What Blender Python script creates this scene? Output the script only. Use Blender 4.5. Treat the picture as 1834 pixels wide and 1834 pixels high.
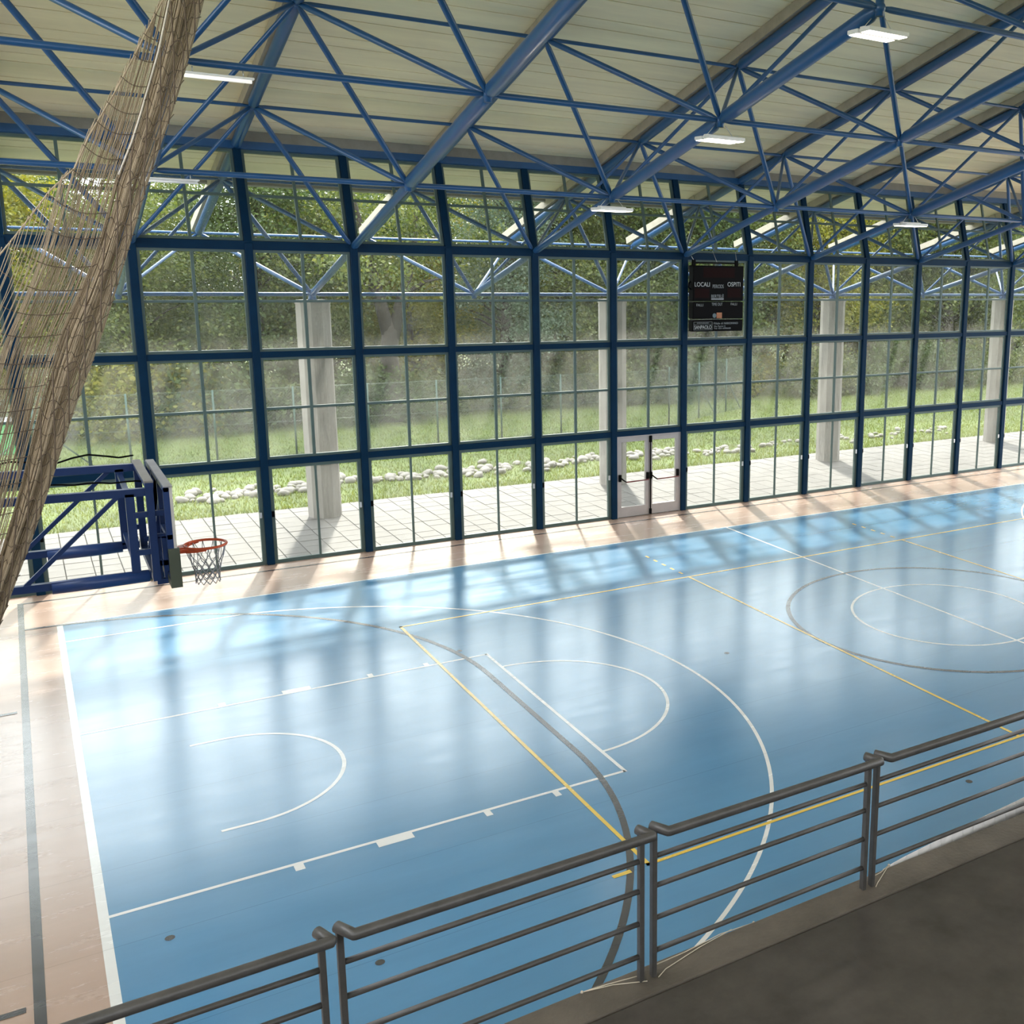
import bpy, bmesh, math, random
import numpy as np
from mathutils import Vector, Matrix

# ------------------------------------------------------------------ camera, sky, sun, exposure
for o in list(bpy.data.objects): bpy.data.objects.remove(o)
SC = bpy.context.scene
C = SC.collection
CAM = Vector((-14.1284, -13.6402, 6.4712))
cd = bpy.data.cameras.new('camera'); cam = bpy.data.objects.new('camera', cd); C.objects.link(cam)
cd.sensor_width = 36.0; cd.sensor_fit = 'HORIZONTAL'
cd.lens = 36.0 * 1891.3518 / 1834.0
cd.shift_x = 0.5 - 1344.1587 / 1834.0
cd.shift_y = 856.193 / 1834.0 - 0.5
cd.clip_start = 0.05; cd.clip_end = 500
_r = Vector((0.82219495, -0.5688018, 0.02144714)); _u = Vector((0.09650196, 0.17642778, 0.97957165)); _f = Vector((0.56096598, 0.80332917, -0.19994852))
cam.matrix_world = Matrix(((_r.x, _u.x, -_f.x, CAM.x), (_r.y, _u.y, -_f.y, CAM.y), (_r.z, _u.z, -_f.z, CAM.z), (0, 0, 0, 1)))
SC.camera = cam

W = bpy.data.worlds.new('sky'); SC.world = W; W.use_nodes = True
bg = W.node_tree.nodes['Background']
bg.inputs[0].default_value = (0.93, 0.965, 1.0, 1); bg.inputs[1].default_value = 9.0

sd = bpy.data.lights.new('sun', 'SUN'); sun = bpy.data.objects.new('sun', sd); C.objects.link(sun)
sd.energy = 12.0; sd.angle = math.radians(2.6); sd.color = (1.0, 0.94, 0.84)
sun.rotation_euler = Vector((0.35, 1.0, 0.88)).to_track_quat('Z', 'Y').to_euler()
sun.location = (20, 60, 50)

SC.view_settings.view_transform = 'Standard'; SC.view_settings.look = 'None'
SC.view_settings.gamma = 1.0; SC.view_settings.use_curve_mapping = False
SC.view_settings.exposure = -0.55

# ------------------------------------------------------------------ helpers
R = random.Random(7)
def tag(o, label=None, cat=None, group=None, kind=None):
    if label: o['label'] = label
    if cat: o['category'] = cat
    if group: o['group'] = group
    if kind: o['kind'] = kind
    return o
def empty(name, loc=(0, 0, 0), parent=None):
    o = bpy.data.objects.new(name, None); o.empty_display_size = .1; C.objects.link(o)
    if parent: o.parent = parent
    o.location = loc
    return o
def obj(name, me, m=None, parent=None, loc=None, mw=None):
    o = bpy.data.objects.new(name, me); C.objects.link(o)
    if m is not None and not me.materials: me.materials.append(m)
    if parent: o.parent = parent
    if loc is not None: o.location = loc
    if mw is not None: o.matrix_local = mw
    return o

class MB:
    """collects polygons, then links them as one mesh"""
    def __init__(s): s.v = []; s.f = []; s.sm = []
    def quad(s, a, b, c, d):
        n = len(s.v); s.v += [tuple(a), tuple(b), tuple(c), tuple(d)]; s.f.append((n, n+1, n+2, n+3)); s.sm.append(False)
    def poly(s, pts):
        n = len(s.v); s.v += [tuple(p) for p in pts]; s.f.append(tuple(range(n, n+len(pts)))); s.sm.append(False)
    def box(s, x0, x1, y0, y1, z0, z1, M=None):
        n = len(s.v)
        p = [(x0,y0,z0),(x1,y0,z0),(x1,y1,z0),(x0,y1,z0),(x0,y0,z1),(x1,y0,z1),(x1,y1,z1),(x0,y1,z1)]
        if M is not None: p = [tuple(M @ Vector(q)) for q in p]
        s.v += p
        for f in ((0,3,2,1),(4,5,6,7),(0,1,5,4),(1,2,6,5),(2,3,7,6),(3,0,4,7)):
            s.f.append(tuple(n+i for i in f)); s.sm.append(False)
        return s
    def bar(s, p, q, w, h, up=(0, 0, 1)):
        """box along p->q, w sideways, h along up"""
        p = Vector(p); q = Vector(q); d = (q-p); L = d.length; d.normalize()
        up = Vector(up); sd_ = d.cross(up)
        if sd_.length < 1e-4: sd_ = d.cross(Vector((1, 0, 0)))
        sd_.normalize(); u2 = sd_.cross(d)
        M = Matrix(((sd_.x, d.x, u2.x, p.x), (sd_.y, d.y, u2.y, p.y), (sd_.z, d.z, u2.z, p.z), (0, 0, 0, 1)))
        return s.box(-w/2, w/2, 0, L, -h/2, h/2, M)
    def tube(s, pts, r, n=8, caps=True, smooth=True, closed=False):
        pts = [Vector(p) for p in pts]; rr = r if isinstance(r, (list, tuple)) else [r]*len(pts)
        base = len(s.v); prev = None; k = len(pts)
        for i, p in enumerate(pts):
            if closed: d = pts[(i+1) % k] - pts[i-1]
            elif i == 0: d = pts[1]-p
            elif i == k-1: d = p-pts[i-1]
            else: d = (pts[i+1]-p).normalized() + (p-pts[i-1]).normalized()
            d.normalize()
            if prev is None:
                a = Vector((0, 0, 1)) if abs(d.z) < .9 else Vector((1, 0, 0))
                u = d.cross(a).normalized()
            else:
                u = (prev - d*prev.dot(d))
                if u.length < 1e-5: u = d.orthogonal()
                u.normalize()
            prev = u; w = d.cross(u)
            for j in range(n):
                t = 2*math.pi*j/n
                s.v.append(tuple(p + (u*math.cos(t) + w*math.sin(t))*rr[i]))
        for i in range(k if closed else k-1):
            for j in range(n):
                a = base+i*n+j; b = base+i*n+(j+1) % n; i2 = (i+1) % k
                s.f.append((a, b, base+i2*n+(j+1) % n, base+i2*n+j)); s.sm.append(smooth)
        if caps and not closed:
            s.f.append(tuple(base+j for j in reversed(range(n)))); s.sm.append(False)
            s.f.append(tuple(base+(k-1)*n+j for j in range(n))); s.sm.append(False)
        return s
    def sphere(s, c, r, n=10, m=6, sc=(1, 1, 1)):
        b = len(s.v); c = Vector(c)
        for i in range(m+1):
            ph = math.pi*i/m
            for j in range(n):
                t = 2*math.pi*j/n
                s.v.append((c.x+r*sc[0]*math.sin(ph)*math.cos(t), c.y+r*sc[1]*math.sin(ph)*math.sin(t), c.z+r*sc[2]*math.cos(ph)))
        for i in range(m):
            for j in range(n):
                s.f.append((b+i*n+j, b+(i+1)*n+j, b+(i+1)*n+(j+1) % n, b+i*n+(j+1) % n)); s.sm.append(True)
        return s
    def mesh(s, name):
        me = bpy.data.meshes.new(name); me.from_pydata(s.v, [], s.f)
        me.polygons.foreach_set('use_smooth', s.sm); me.update()
        return me
    def build(s, name, m, parent=None, loc=None):
        return obj(name, s.mesh(name), m, parent, loc)

def bevel_mesh(me, w=.01, seg=2):
    bm = bmesh.new(); bm.from_mesh(me)
    bmesh.ops.remove_doubles(bm, verts=bm.verts, dist=1e-5)
    bmesh.ops.bevel(bm, geom=list(bm.edges), offset=w, segments=seg, affect='EDGES', profile=.5)
    bm.to_mesh(me); bm.free(); return me

# ------------------------------------------------------------------ materials
def nodes(name):
    m = bpy.data.materials.new(name); m.use_nodes = True
    nt = m.node_tree; return m, nt, nt.nodes['Principled BSDF'], nt.nodes['Material Output']
def N(nt, t, **kw):
    n = nt.nodes.new(t)
    for k, v in kw.items():
        if k in n.inputs: n.inputs[k].default_value = v
        else: setattr(n, k, v)
    return n
def mat(name, col, rough=.5, metal=0, var=.12, scale=4., bump=0., bscale=60., spec=.5, stretch=(1, 1, 1), coat=0.):
    m, nt, b, out = nodes(name); L = nt.links
    b.inputs['Roughness'].default_value = rough; b.inputs['Metallic'].default_value = metal
    b.inputs['Specular IOR Level'].default_value = spec; b.inputs['Coat Weight'].default_value = coat
    tc = N(nt, 'ShaderNodeTexCoord'); mp = N(nt, 'ShaderNodeMapping'); mp.inputs['Scale'].default_value = stretch
    L.new(tc.outputs['Object'], mp.inputs['Vector'])
    nz = N(nt, 'ShaderNodeTexNoise', Scale=scale, Detail=5., Roughness=.6); L.new(mp.outputs[0], nz.inputs['Vector'])
    rp = N(nt, 'ShaderNodeValToRGB'); L.new(nz.outputs[0], rp.inputs[0])
    rp.color_ramp.elements[0].position = .3; rp.color_ramp.elements[1].position = .7
    rp.color_ramp.elements[0].color = (*[max(0, c*(1-var)) for c in col], 1)
    rp.color_ramp.elements[1].color = (*[min(1, c*(1+var)) for c in col], 1)
    L.new(rp.outputs[0], b.inputs['Base Color'])
    if bump:
        n2 = N(nt, 'ShaderNodeTexNoise', Scale=bscale, Detail=4.); L.new(mp.outputs[0], n2.inputs['Vector'])
        bp = N(nt, 'ShaderNodeBump', Strength=bump, Distance=.02); L.new(n2.outputs[0], bp.inputs['Height']); L.new(bp.outputs[0], b.inputs['Normal'])
    return m
def floor_mat(name, col, rough=.2, var=.06):
    """sheet vinyl: sheet joints every 1.5 m along the hall, slightly wavy, worn gloss"""
    m, nt, b, out = nodes(name); L = nt.links
    tc = N(nt, 'ShaderNodeTexCoord')
    mp = N(nt, 'ShaderNodeMapping'); mp.inputs['Scale'].default_value = (.35, 1.6, 1); L.new(tc.outputs['Object'], mp.inputs['Vector'])
    nz = N(nt, 'ShaderNodeTexNoise', Scale=1.3, Detail=6., Roughness=.65); L.new(mp.outputs[0], nz.inputs['Vector'])
    rp = N(nt, 'ShaderNodeValToRGB'); L.new(nz.outputs[0], rp.inputs[0])
    rp.color_ramp.elements[0].position = .3; rp.color_ramp.elements[1].position = .7
    rp.color_ramp.elements[0].color = (*[c*(1-var) for c in col], 1); rp.color_ramp.elements[1].color = (*[min(1, c*(1+var)) for c in col], 1)
    # joints
    sx = N(nt, 'ShaderNodeSeparateXYZ'); L.new(tc.outputs['Object'], sx.inputs[0])
    mm = N(nt, 'ShaderNodeMath', operation='MULTIPLY'); mm.inputs[1].default_value = 1/1.5; L.new(sx.outputs['Y'], mm.inputs[0])
    fr = N(nt, 'ShaderNodeMath', operation='FRACT'); L.new(mm.outputs[0], fr.inputs[0])
    lt = N(nt, 'ShaderNodeMath', operation='LESS_THAN'); lt.inputs[1].default_value = .007; L.new(fr.outputs[0], lt.inputs[0])
    mx = N(nt, 'ShaderNodeMix', data_type='RGBA'); mx.inputs[0].default_value = 0
    ml = N(nt, 'ShaderNodeMath', operation='MULTIPLY'); ml.inputs[1].default_value = .35; L.new(lt.outputs[0], ml.inputs[0])
    L.new(ml.outputs[0], mx.inputs[0]); L.new(rp.outputs[0], mx.inputs[6]); mx.inputs[7].default_value = (*[c*.4 for c in col], 1)
    L.new(mx.outputs[2], b.inputs['Base Color'])
    # scuffed gloss
    n3 = N(nt, 'ShaderNodeTexNoise', Scale=2.2, Detail=8., Roughness=.7); L.new(mp.outputs[0], n3.inputs['Vector'])
    mr = N(nt, 'ShaderNodeMapRange'); mr.inputs['From Min'].default_value = .3; mr.inputs['From Max'].default_value = .7
    mr.inputs['To Min'].default_value = rough*.8; mr.inputs['To Max'].default_value = rough*1.3
    L.new(n3.outputs[0], mr.inputs['Value']); L.new(mr.outputs[0], b.inputs['Roughness'])
    # waviness
    n2 = N(nt, 'ShaderNodeTexNoise', Scale=2.0, Detail=3.); L.new(mp.outputs[0], n2.inputs['Vector'])
    n4 = N(nt, 'ShaderNodeTexNoise', Scale=14., Detail=4.); L.new(mp.outputs[0], n4.inputs['Vector'])
    ad = N(nt, 'ShaderNodeMath', operation='MULTIPLY_ADD'); ad.inputs[1].default_value = .12; L.new(n4.outputs[0], ad.inputs[0]); L.new(n2.outputs[0], ad.inputs[2])
    bp = N(nt, 'ShaderNodeBump', Strength=.05, Distance=.03); L.new(ad.outputs[0], bp.inputs['Height']); L.new(bp.outputs[0], b.inputs['Normal'])
    b.inputs['Specular IOR Level'].default_value = 1.0
    b.inputs['Coat Weight'].default_value = .55; b.inputs['Coat IOR'].default_value = 1.6; b.inputs['Coat Roughness'].default_value = rough*1.05
    return m
def glass_mat():
    m, nt, b, out = nodes('dusty_glass'); L = nt.links; nt.nodes.remove(b)
    tr = N(nt, 'ShaderNodeBsdfTransparent'); tr.inputs[0].default_value = (.95, .975, .965, 1)
    gl = N(nt, 'ShaderNodeBsdfGlossy'); gl.inputs['Roughness'].default_value = .02
    tl = N(nt, 'ShaderNodeBsdfTranslucent'); tl.inputs[0].default_value = (.8, .78, .72, 1)
    tc = N(nt, 'ShaderNodeTexCoord'); nz = N(nt, 'ShaderNodeTexNoise', Scale=1.7, Detail=6.); L.new(tc.outputs['Object'], nz.inputs['Vector'])
    mr = N(nt, 'ShaderNodeMapRange'); mr.inputs['From Min'].default_value = .35; mr.inputs['From Max'].default_value = .7; mr.inputs['To Min'].default_value = .022; mr.inputs['To Max'].default_value = .05
    L.new(nz.outputs[0], mr.inputs['Value'])
    m1 = N(nt, 'ShaderNodeMixShader'); L.new(mr.outputs[0], m1.inputs[0]); L.new(tr.outputs[0], m1.inputs[1]); L.new(tl.outputs[0], m1.inputs[2])
    fr = N(nt, 'ShaderNodeFresnel'); fr.inputs[0].default_value = 1.08
    m2 = N(nt, 'ShaderNodeMixShader'); L.new(fr.outputs[0], m2.inputs[0]); L.new(m1.outputs[0], m2.inputs[1]); L.new(gl.outputs[0], m2.inputs[2])
    L.new(m2.outputs[0], out.inputs[0]); return m
def leaf_mat(name, cols, trans=.38):
    m, nt, b, out = nodes(name); L = nt.links
    ge = N(nt, 'ShaderNodeNewGeometry'); rp = N(nt, 'ShaderNodeValToRGB'); L.new(ge.outputs['Random Per Island'], rp.inputs[0])
    el = rp.color_ramp.elements
    while len(el) < len(cols): el.new(.5)
    for i, c in enumerate(cols): el[i].position = i/(len(cols)-1); el[i].color = (*c, 1)
    b.inputs['Roughness'].default_value = .5; b.inputs['Specular IOR Level'].default_value = .3; L.new(rp.outputs[0], b.inputs['Base Color'])
    tl = N(nt, 'ShaderNodeBsdfTranslucent')
    hs = N(nt, 'ShaderNodeHueSaturation', Saturation=1.15, Value=1.5); hs.inputs['Hue'].default_value = .485; L.new(rp.outputs[0], hs.inputs['Color']); L.new(hs.outputs[0], tl.inputs[0])
    mx = N(nt, 'ShaderNodeMixShader'); mx.inputs[0].default_value = trans
    L.new(b.outputs[0], mx.inputs[1]); L.new(tl.outputs[0], mx.inputs[2]); L.new(mx.outputs[0], out.inputs[0]); return m
def emit_mat(name, col, s):
    m, nt, b, out = nodes(name)
    b.inputs['Base Color'].default_value = (*col, 1); b.inputs['Emission Color'].default_value = (*col, 1); b.inputs['Emission Strength'].default_value = s
    return m

BLUE = mat('blue_painted_steel', (.012, .072, .20), .34, var=.1, scale=3, coat=.2)
DBLUE = mat('dark_blue_mullion_paint', (.0022, .021, .052), .5, var=.12, scale=3, spec=.08)
TEAL = mat('grey_green_window_frame', (.075, .115, .11), .45, var=.1, spec=.3)
GLASS = glass_mat()
BEIGE = floor_mat('pale_terracotta_vinyl', (.46, .315, .24), .24)
BLUEF = floor_mat('blue_vinyl', (.085, .255, .45), .20)
WHITEL = floor_mat('white_line_paint', (.78, .78, .76), .24)
BLACKL = floor_mat('black_line_tape', (.035, .035, .04), .24)
YELLOWL = floor_mat('yellow_line_paint', (.78, .53, .06), .24)
GREYALU = mat('grey_aluminium', (.40, .37, .36), .4, .3, var=.06)
BLACK = mat('black_plastic', (.0025, .0025, .003), .5, spec=.05)
SILVER = mat('silver_latch', (.6, .6, .6), .3, .8)
CEIL = mat('cream_ceiling_panel', (.93, .80, .54), .34, var=.10, scale=.8, stretch=(.5, 3, 3))
BEAMG = mat('grey_beige_beam', (.42, .37, .295), .6, var=.1, bump=.1, spec=.2)
TRIMG = mat('grey_fascia', (.26, .25, .23), .6)
RAILM = mat('dark_grey_railing_paint', (.062, .058, .055), .42, var=.2, scale=9, bump=.12, bscale=40)
CURB = mat('worn_brown_grey_rubber', (.108, .090, .072), .5, var=.25, scale=3, bump=.25, bscale=30)
WALK = mat('dark_grey_rubber_floor', (.058, .050, .043), .24, var=.25, scale=2.5, bump=.04, bscale=40, spec=.6)
CONC = mat('board_marked_concrete', (.31, .28, .25), .8, var=.25, scale=3.5, bump=.5, bscale=12, stretch=(6, 6, .5))
PAVE = mat('concrete_paving', (.14, .127, .117), .75, var=.18, scale=1.3, bump=.2)
JOINT = mat('sandy_joint', (.12, .11, .09), .9)
LAWN = mat('lawn_soil_and_grass', (.085, .115, .022), .9, var=.4, scale=1.4, bump=.5, bscale=25)
STONE = mat('pale_river_stone', (.25, .225, .195), .75, var=.3, scale=6, bump=.4, bscale=15)
FENCEG = mat('green_fence_paint', (.02, .06, .045), .5)
WIRE = mat('galvanised_green_wire', (.09, .12, .10), .5, .2)
BARK = mat('brown_bark', (.032, .025, .019), .9, var=.4, scale=5, bump=.8, bscale=10, stretch=(3, 3, .6))
NETM = mat('tan_net_cord', (.34, .265, .175), .8, var=.15)
NETD = mat('dark_brown_rope', (.10, .07, .045), .8)
NETW = mat('off_white_edge_rope', (.55, .50, .42), .8)
ORANGE = mat('orange_rim_paint', (.55, .075, .018), .4)
NETWH = mat('grey_white_hoop_net', (.30, .30, .32), .7)
PADM = mat('olive_padding', (.045, .055, .035), .6)
BOARD = mat('greyed_backboard', (.48, .46, .43), .3)
WHITE = mat('white_paint', (.78, .77, .75), .45, var=.04)
FABRIC = mat('white_banner_fabric', (.72, .70, .69), .7, var=.05)
CORD = mat('beige_string', (.55, .48, .38), .8)
LAMPE = emit_mat('lit_led_strip', (1, .90, .74), 9.0)
TUBEE = emit_mat('lit_tube', (1, .96, .88), .8)
REDW = mat('dark_red_display_window', (.010, .002, .002), .5, spec=.05)
LETTER = mat('pale_grey_lettering', (.42, .44, .46), .5, var=.02)
LETTERD = mat('dim_grey_lettering', (.22, .24, .26), .5, var=.02)
ORG = mat('orange_sticker', (.34, .12, .045), .5)
GLOBE = mat('grey_blue_emblem', (.08, .12, .14), .5)

# ------------------------------------------------------------------ dimensions of the hall (metres, court centre at origin)
YW, X0, S = 9.805, -8.084, 2.0271
Z1, Z2, Z3 = 2.175, 4.417, 6.591
AL = math.atan(.280); CA, SA = math.cos(AL), math.sin(AL)
DN = 2.03                                             # depth of the space frame
DJ = 4.085                                            # bay of the space frame up the slope
XL, XR = X0 - 5*S, X0 + 14*S
def Bn(k, j): return Vector((X0 + k*S, YW - CA*DJ*j, Z3 + SA*DJ*j))
def Tn(k, j): return Vector((X0 + k*S, YW - CA*DJ*(j+.5) + SA*DN, Z3 + SA*DJ*(j+.5) + CA*DN))
def slope(y_along, off):                              # distance up the slope from the wall, height above the lower chord plane
    return Vector((0, YW - CA*y_along + SA*off, Z3 + SA*y_along + CA*off))

# ------------------------------------------------------------------ floor and court markings
fl = empty('floor', (0, 0, 0)); tag(fl, 'pale terracotta vinyl sports hall floor with blue court and painted lines', 'floor', kind='structure')
mb = MB(); mb.box(XL-8, XR+8, -16.5, YW+.06, -.12, 0); mb.build('floor_base', BEIGE, fl)
LX, WY = 13.95, 7.62
mb = MB(); mb.box(-LX, LX, -WY, WY, -.01, .002); mb.build('blue_court_surface', BLUEF, fl)
def flat(name, polys, m, z):
    mb = MB()
    for p in polys: mb.poly([(x, y, z) for x, y in p])
    return mb.build(name, m, fl)
def rect(x0, x1, y0, y1): return [(x0, y0), (x1, y0), (x1, y1), (x0, y1)]
def arc(cx, cy, r, w, a0, a1, n=64):
    P = []
    for i in range(n):
        t0 = math.radians(a0+(a1-a0)*i/n); t1 = math.radians(a0+(a1-a0)*(i+1)/n)
        P.append([(cx+(r-w/2)*math.cos(t0), cy+(r-w/2)*math.sin(t0)), (cx+(r+w/2)*math.cos(t0), cy+(r+w/2)*math.sin(t0)),
                  (cx+(r+w/2)*math.cos(t1), cy+(r+w/2)*math.sin(t1)), (cx+(r-w/2)*math.cos(t1), cy+(r-w/2)*math.sin(t1))])
    return P
zw, zb, zy = .0036, .0044, .0052
for s_ in (-1, 1):
    flat('end_line', [rect(s_*LX-.045, s_*LX+.045, -WY, WY)], WHITEL, zw)
    flat('side_line', [rect(-LX, LX, s_*WY-.025, s_*WY+.025)], WHITEL, zw)
flat('half_way_line', [rect(-.025, .025, -WY, WY)], WHITEL, zw+.0002)
flat('centre_circle', arc(0, 0, 1.775, .05, 0, 360, 96), WHITEL, zw+.0003)
for s_ in (-1, 1):
    bx = s_*(-LX+1.575); r3 = 6.725; y3 = 6.6; dx = math.sqrt(r3*r3-y3*y3); a3 = math.degrees(math.asin(y3/r3))
    pol = arc(bx, 0, r3, .05, -a3, a3, 96) if s_ > 0 else arc(bx, 0, r3, .05, 180-a3, 180+a3, 96)
    xe = s_*(-LX+.045); xs = bx + s_*dx
    for q in (-1, 1): pol.append(rect(min(xe, xs), max(xe, xs), q*y3-.025, q*y3+.025))
    flat('three_point_line', pol, WHITEL, zw+.0004)
    kx = s_*(-LX+5.775); pol = [rect(kx-.025, kx+.025, -2.45, 2.45)]
    for q in (-1, 1): pol.append(rect(min(xe, kx), max(xe, kx), q*2.425-.025, q*2.425+.025))
    flat('key_outline', pol, WHITEL, zw+.0005)
    flat('free_throw_arc', arc(kx, 0, 1.775, .05, -90, 90) if s_ > 0 else arc(kx, 0, 1.775, .05, 90, 270), WHITEL, zw+.0006)
    pol = arc(bx, 0, 1.275, .05, -90, 90) if s_ > 0 else arc(bx, 0, 1.275, .05, 90, 270)
    for q in (-1, 1): pol.append(rect(min(bx, bx-s_*.35), max(bx, bx-s_*.35), q*1.275-.025, q*1.275+.025))
    flat('no_charge_arc', pol, WHITEL, zw+.0006)
    for q in (-1, 1):
        for d0, d1 in ((1.75, 1.85), (2.62, 3.02), (3.87, 3.95), (4.75, 4.83)):
            a, b_ = s_*(-LX+d0), s_*(-LX+d1)
            flat('lane_mark', [rect(min(a, b_), max(a, b_), *sorted((q*2.45, q*2.57)))], WHITEL, zw+.0005)
GX = 14.5
for s_ in (-1, 1):
    flat('futsal_goal_line', [rect(s_*GX-.045, s_*GX+.045, -9.3, 9.3)], BLACKL, zb)
    flat('futsal_touch_line', [rect(-GX, GX, s_*9.27-.03, s_*9.27+.03)], BLACKL, zb+.0001)
    pol = []
    for q in (-1, 1):
        a0, a1 = (0, 90) if q > 0 else (-90, 0)
        if s_ > 0: a0, a1 = 180-a1, 180-a0
        pol += arc(s_*GX, q*1.58, 6.04, .08, a0, a1, 48)
    xx = s_*(GX-6.04); pol.append(rect(xx-.04, xx+.04, -1.58, 1.58))
    flat('goal_area_line', pol, BLACKL, zb+.0002)
    for yy in (-3.55, 3.7): flat('goal_line_tick', [rect(min(s_*(GX+.1), s_*(GX+.55)), max(s_*(GX+.1), s_*(GX+.55)), yy-.04, yy+.04)], BLACKL, zb)
flat('black_centre_circle', arc(0, 0, 3.0, .08, 0, 360, 120), BLACKL, zb+.0003)
flat('volleyball_line', [rect(-9, 9, -4.5, -4.45), rect(-9, 9, 4.45, 4.5), rect(-9, -8.95, -4.5, 4.5), rect(8.95, 9, -4.5, 4.5)], YELLOWL, zy)
for s_ in (-1, 1):
    flat('attack_line', [rect(s_*3-.025, s_*3+.025, -4.5, 4.5)], YELLOWL, zy+.0001)
    for q in (-1, 1):
        for i in range(5): flat('attack_line_dash', [rect(s_*3-.025, s_*3+.025, *sorted((q*(4.72+i*.36), q*(4.87+i*.36))))], YELLOWL, zy)
flat('yellow_tape_mark', [rect(-9.42, -9.2, -4.52, -4.46)], YELLOWL, zy)
for x, y in ((-4.59, -5.03), (-8.5, 2.81), (-13.45, -3.11), (-11.88, -4.56), (-4.74, .39)):
    flat('floor_socket_cap', [[(x+.045*math.cos(t*math.pi/6), y+.045*math.sin(t*math.pi/6)) for t in range(12)]], BLACKL, zb)

# ------------------------------------------------------------------ glazed wall
wf = empty('wall_far', (0, YW, 0)); tag(wf, 'tall glazed wall of dark blue steel mullions and transoms', 'wall', kind='structure')
K0, K1 = -5, 14
RX = Matrix.Translation((0, 0, Z3)) @ Matrix.Rotation(-AL, 4, 'X')         # leaning upper band, z runs up the glass
mb = MB(); mb.box(-.075, .075, -.11, .09, 0, Z3+.05); me_mul = bevel_mesh(mb.mesh('mullion'), .012, 2)
mb = MB(); mb.box(-.07, .07, -.10, .09, .02, DN-.02, RX); me_mul2 = mb.mesh('leaning_mullion')
for k in range(K0, K1+1):
    obj('mullion', me_mul, DBLUE, wf, (X0+k*S, 0, 0)); obj('leaning_mullion', me_mul2, DBLUE, wf, (X0+k*S, 0, 0))
xa, xb = X0+K0*S, X0+K1*S
for z, h in ((Z1, .13), (Z2, .12), (Z3, .17)):
    mb = MB(); mb.box(xa, xb, -.085, .08, z-h/2, z+h/2); mb.build('transom', DBLUE, wf)
mb = MB(); mb.box(xa, xb, -.11, .09, DN-.09, DN+.06, RX); mb.build('head_transom', BLUE, wf)
mb = MB(); mb.box(xa, xb, -.03, .05, 0, .04); mb.build('sill', TEAL, wf)
mb = MB(); mb.box(xa, xb, -.04, .10, DN+.06, DN+.36, RX); tb = mb.build('trim_1', TRIMG); tb.location = (0, YW, 0); tag(tb, 'grey fascia board between the glazing head and the ceiling', 'fascia', kind='structure')

HW = S/2 - .075
def ring(mb, x0, x1, z0, z1, w, y0, y1, M=None, bot=True):
    mb.box(x0, x0+w, y0, y1, z0, z1, M); mb.box(x1-w, x1, y0, y1, z0, z1, M); mb.box(x0+w, x1-w, y0, y1, z1-w, z1, M)
    if bot: mb.box(x0+w, x1-w, y0, y1, z0, z0+w, M)
# one window bay: two rows of four panes upright, one leaning row of four
rows = [(Z1+.065, Z2-.06, None), (Z2+.06, Z3-.085, None), (.09, DN-.09, RX)]
bay_meshes = []
for z0, z1, M in rows:
    fm = MB(); ring(fm, -HW, HW, z0, z1, .055, -.03, .03, M); bay_meshes.append(('window_frame', fm.mesh('window_frame'), TEAL))
    zm = (z0+z1)/2
    g = MB(); g.box(-.028, .028, -.028, .028, z0+.055, z1-.055, M); bay_meshes.append(('glazing_bar', g.mesh('glazing_bar'), TEAL))
    for q in (-1, 1):
        g = MB(); g.box(*( (-HW+.055, -.028) if q < 0 else (.028, HW-.055)), -.025, .025, zm-.025, zm+.025, M); bay_meshes.append(('glazing_bar', g.mesh('glazing_bar'), TEAL))
        for a, b_ in ((z0+.055, zm-.025), (zm+.025, z1-.055)):
            g = MB(); xs = (-HW+.05, -.024) if q < 0 else (.024, HW-.05)
            g.box(*xs, -.004, .004, a-.006, b_+.006, M); bay_meshes.append(('pane', g.mesh('pane'), GLASS))
# one sliding door bay
dm = []
fm = MB(); ring(fm, -HW, HW, .04, Z1-.065, .075, -.04, .04, None, bot=False); fm.box(-HW+.075, HW-.075, -.03, .03, .04, .075); dm.append(('door_frame', fm.mesh('door_frame'), TEAL))
g = MB(); g.box(-.02, .02, -.025, .025, .075, Z1-.14); dm.append(('meeting_stile', g.mesh('meeting_stile'), TEAL))
for q in (-1, 1):
    g = MB(); xs = (-HW+.07, -.018) if q < 0 else (.018, HW-.07); g.box(*xs, -.004, .004, .07, Z1-.135); dm.append(('pane', g.mesh('pane'), GLASS))
g = MB(); g.box(-HW+.005, -HW+.06, -.085, -.04, 1.02, 1.14); dm.append(('latch', bevel_mesh(g.mesh('latch'), .008), BLACK))
g = MB(); g.box(HW-.075, HW-.03, -.075, -.04, 1.02, 1.14); dm.append(('latch', bevel_mesh(g.mesh('latch'), .008), SILVER))
def dplace(n):
    if n == 3: return 'filled by the grey exit doors'
ordn = ['first', 'second', 'third', 'fourth', 'fifth', 'sixth', 'seventh', 'eighth', 'ninth', 'tenth', 'eleventh', 'twelfth', 'thirteenth', 'fourteenth', 'fifteenth', 'sixteenth', 'seventeenth', 'eighteenth', 'nineteenth']
def bayrel(k):
    d = k-3
    if d == 0: return 'directly above the grey exit doors'
    return '%s bay to the %s of the grey exit doors' % (ordn[abs(d)-1], 'right' if d > 0 else 'left')
n_ = 0; d_ = 0
for k in range(K0, K1):
    n_ += 1; w = empty('window_%d' % n_, (X0+(k+.5)*S, YW, 0)); tag(w, 'tall dusty twelve pane window, '+bayrel(k), 'window', 'glazed bays of the far wall', 'structure')
    for nm, me, m in bay_meshes: obj(nm, me, m, w)
    if k == 3: continue
    d_ += 1; dd = empty('door_%d' % d_, (X0+(k+.5)*S, YW, 0)); tag(dd, 'grey-green framed glass sliding door, '+bayrel(k), 'door', 'glass doors of the far wall', 'structure')
    for nm, me, m in dm: obj(nm, me, m, dd)
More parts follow.
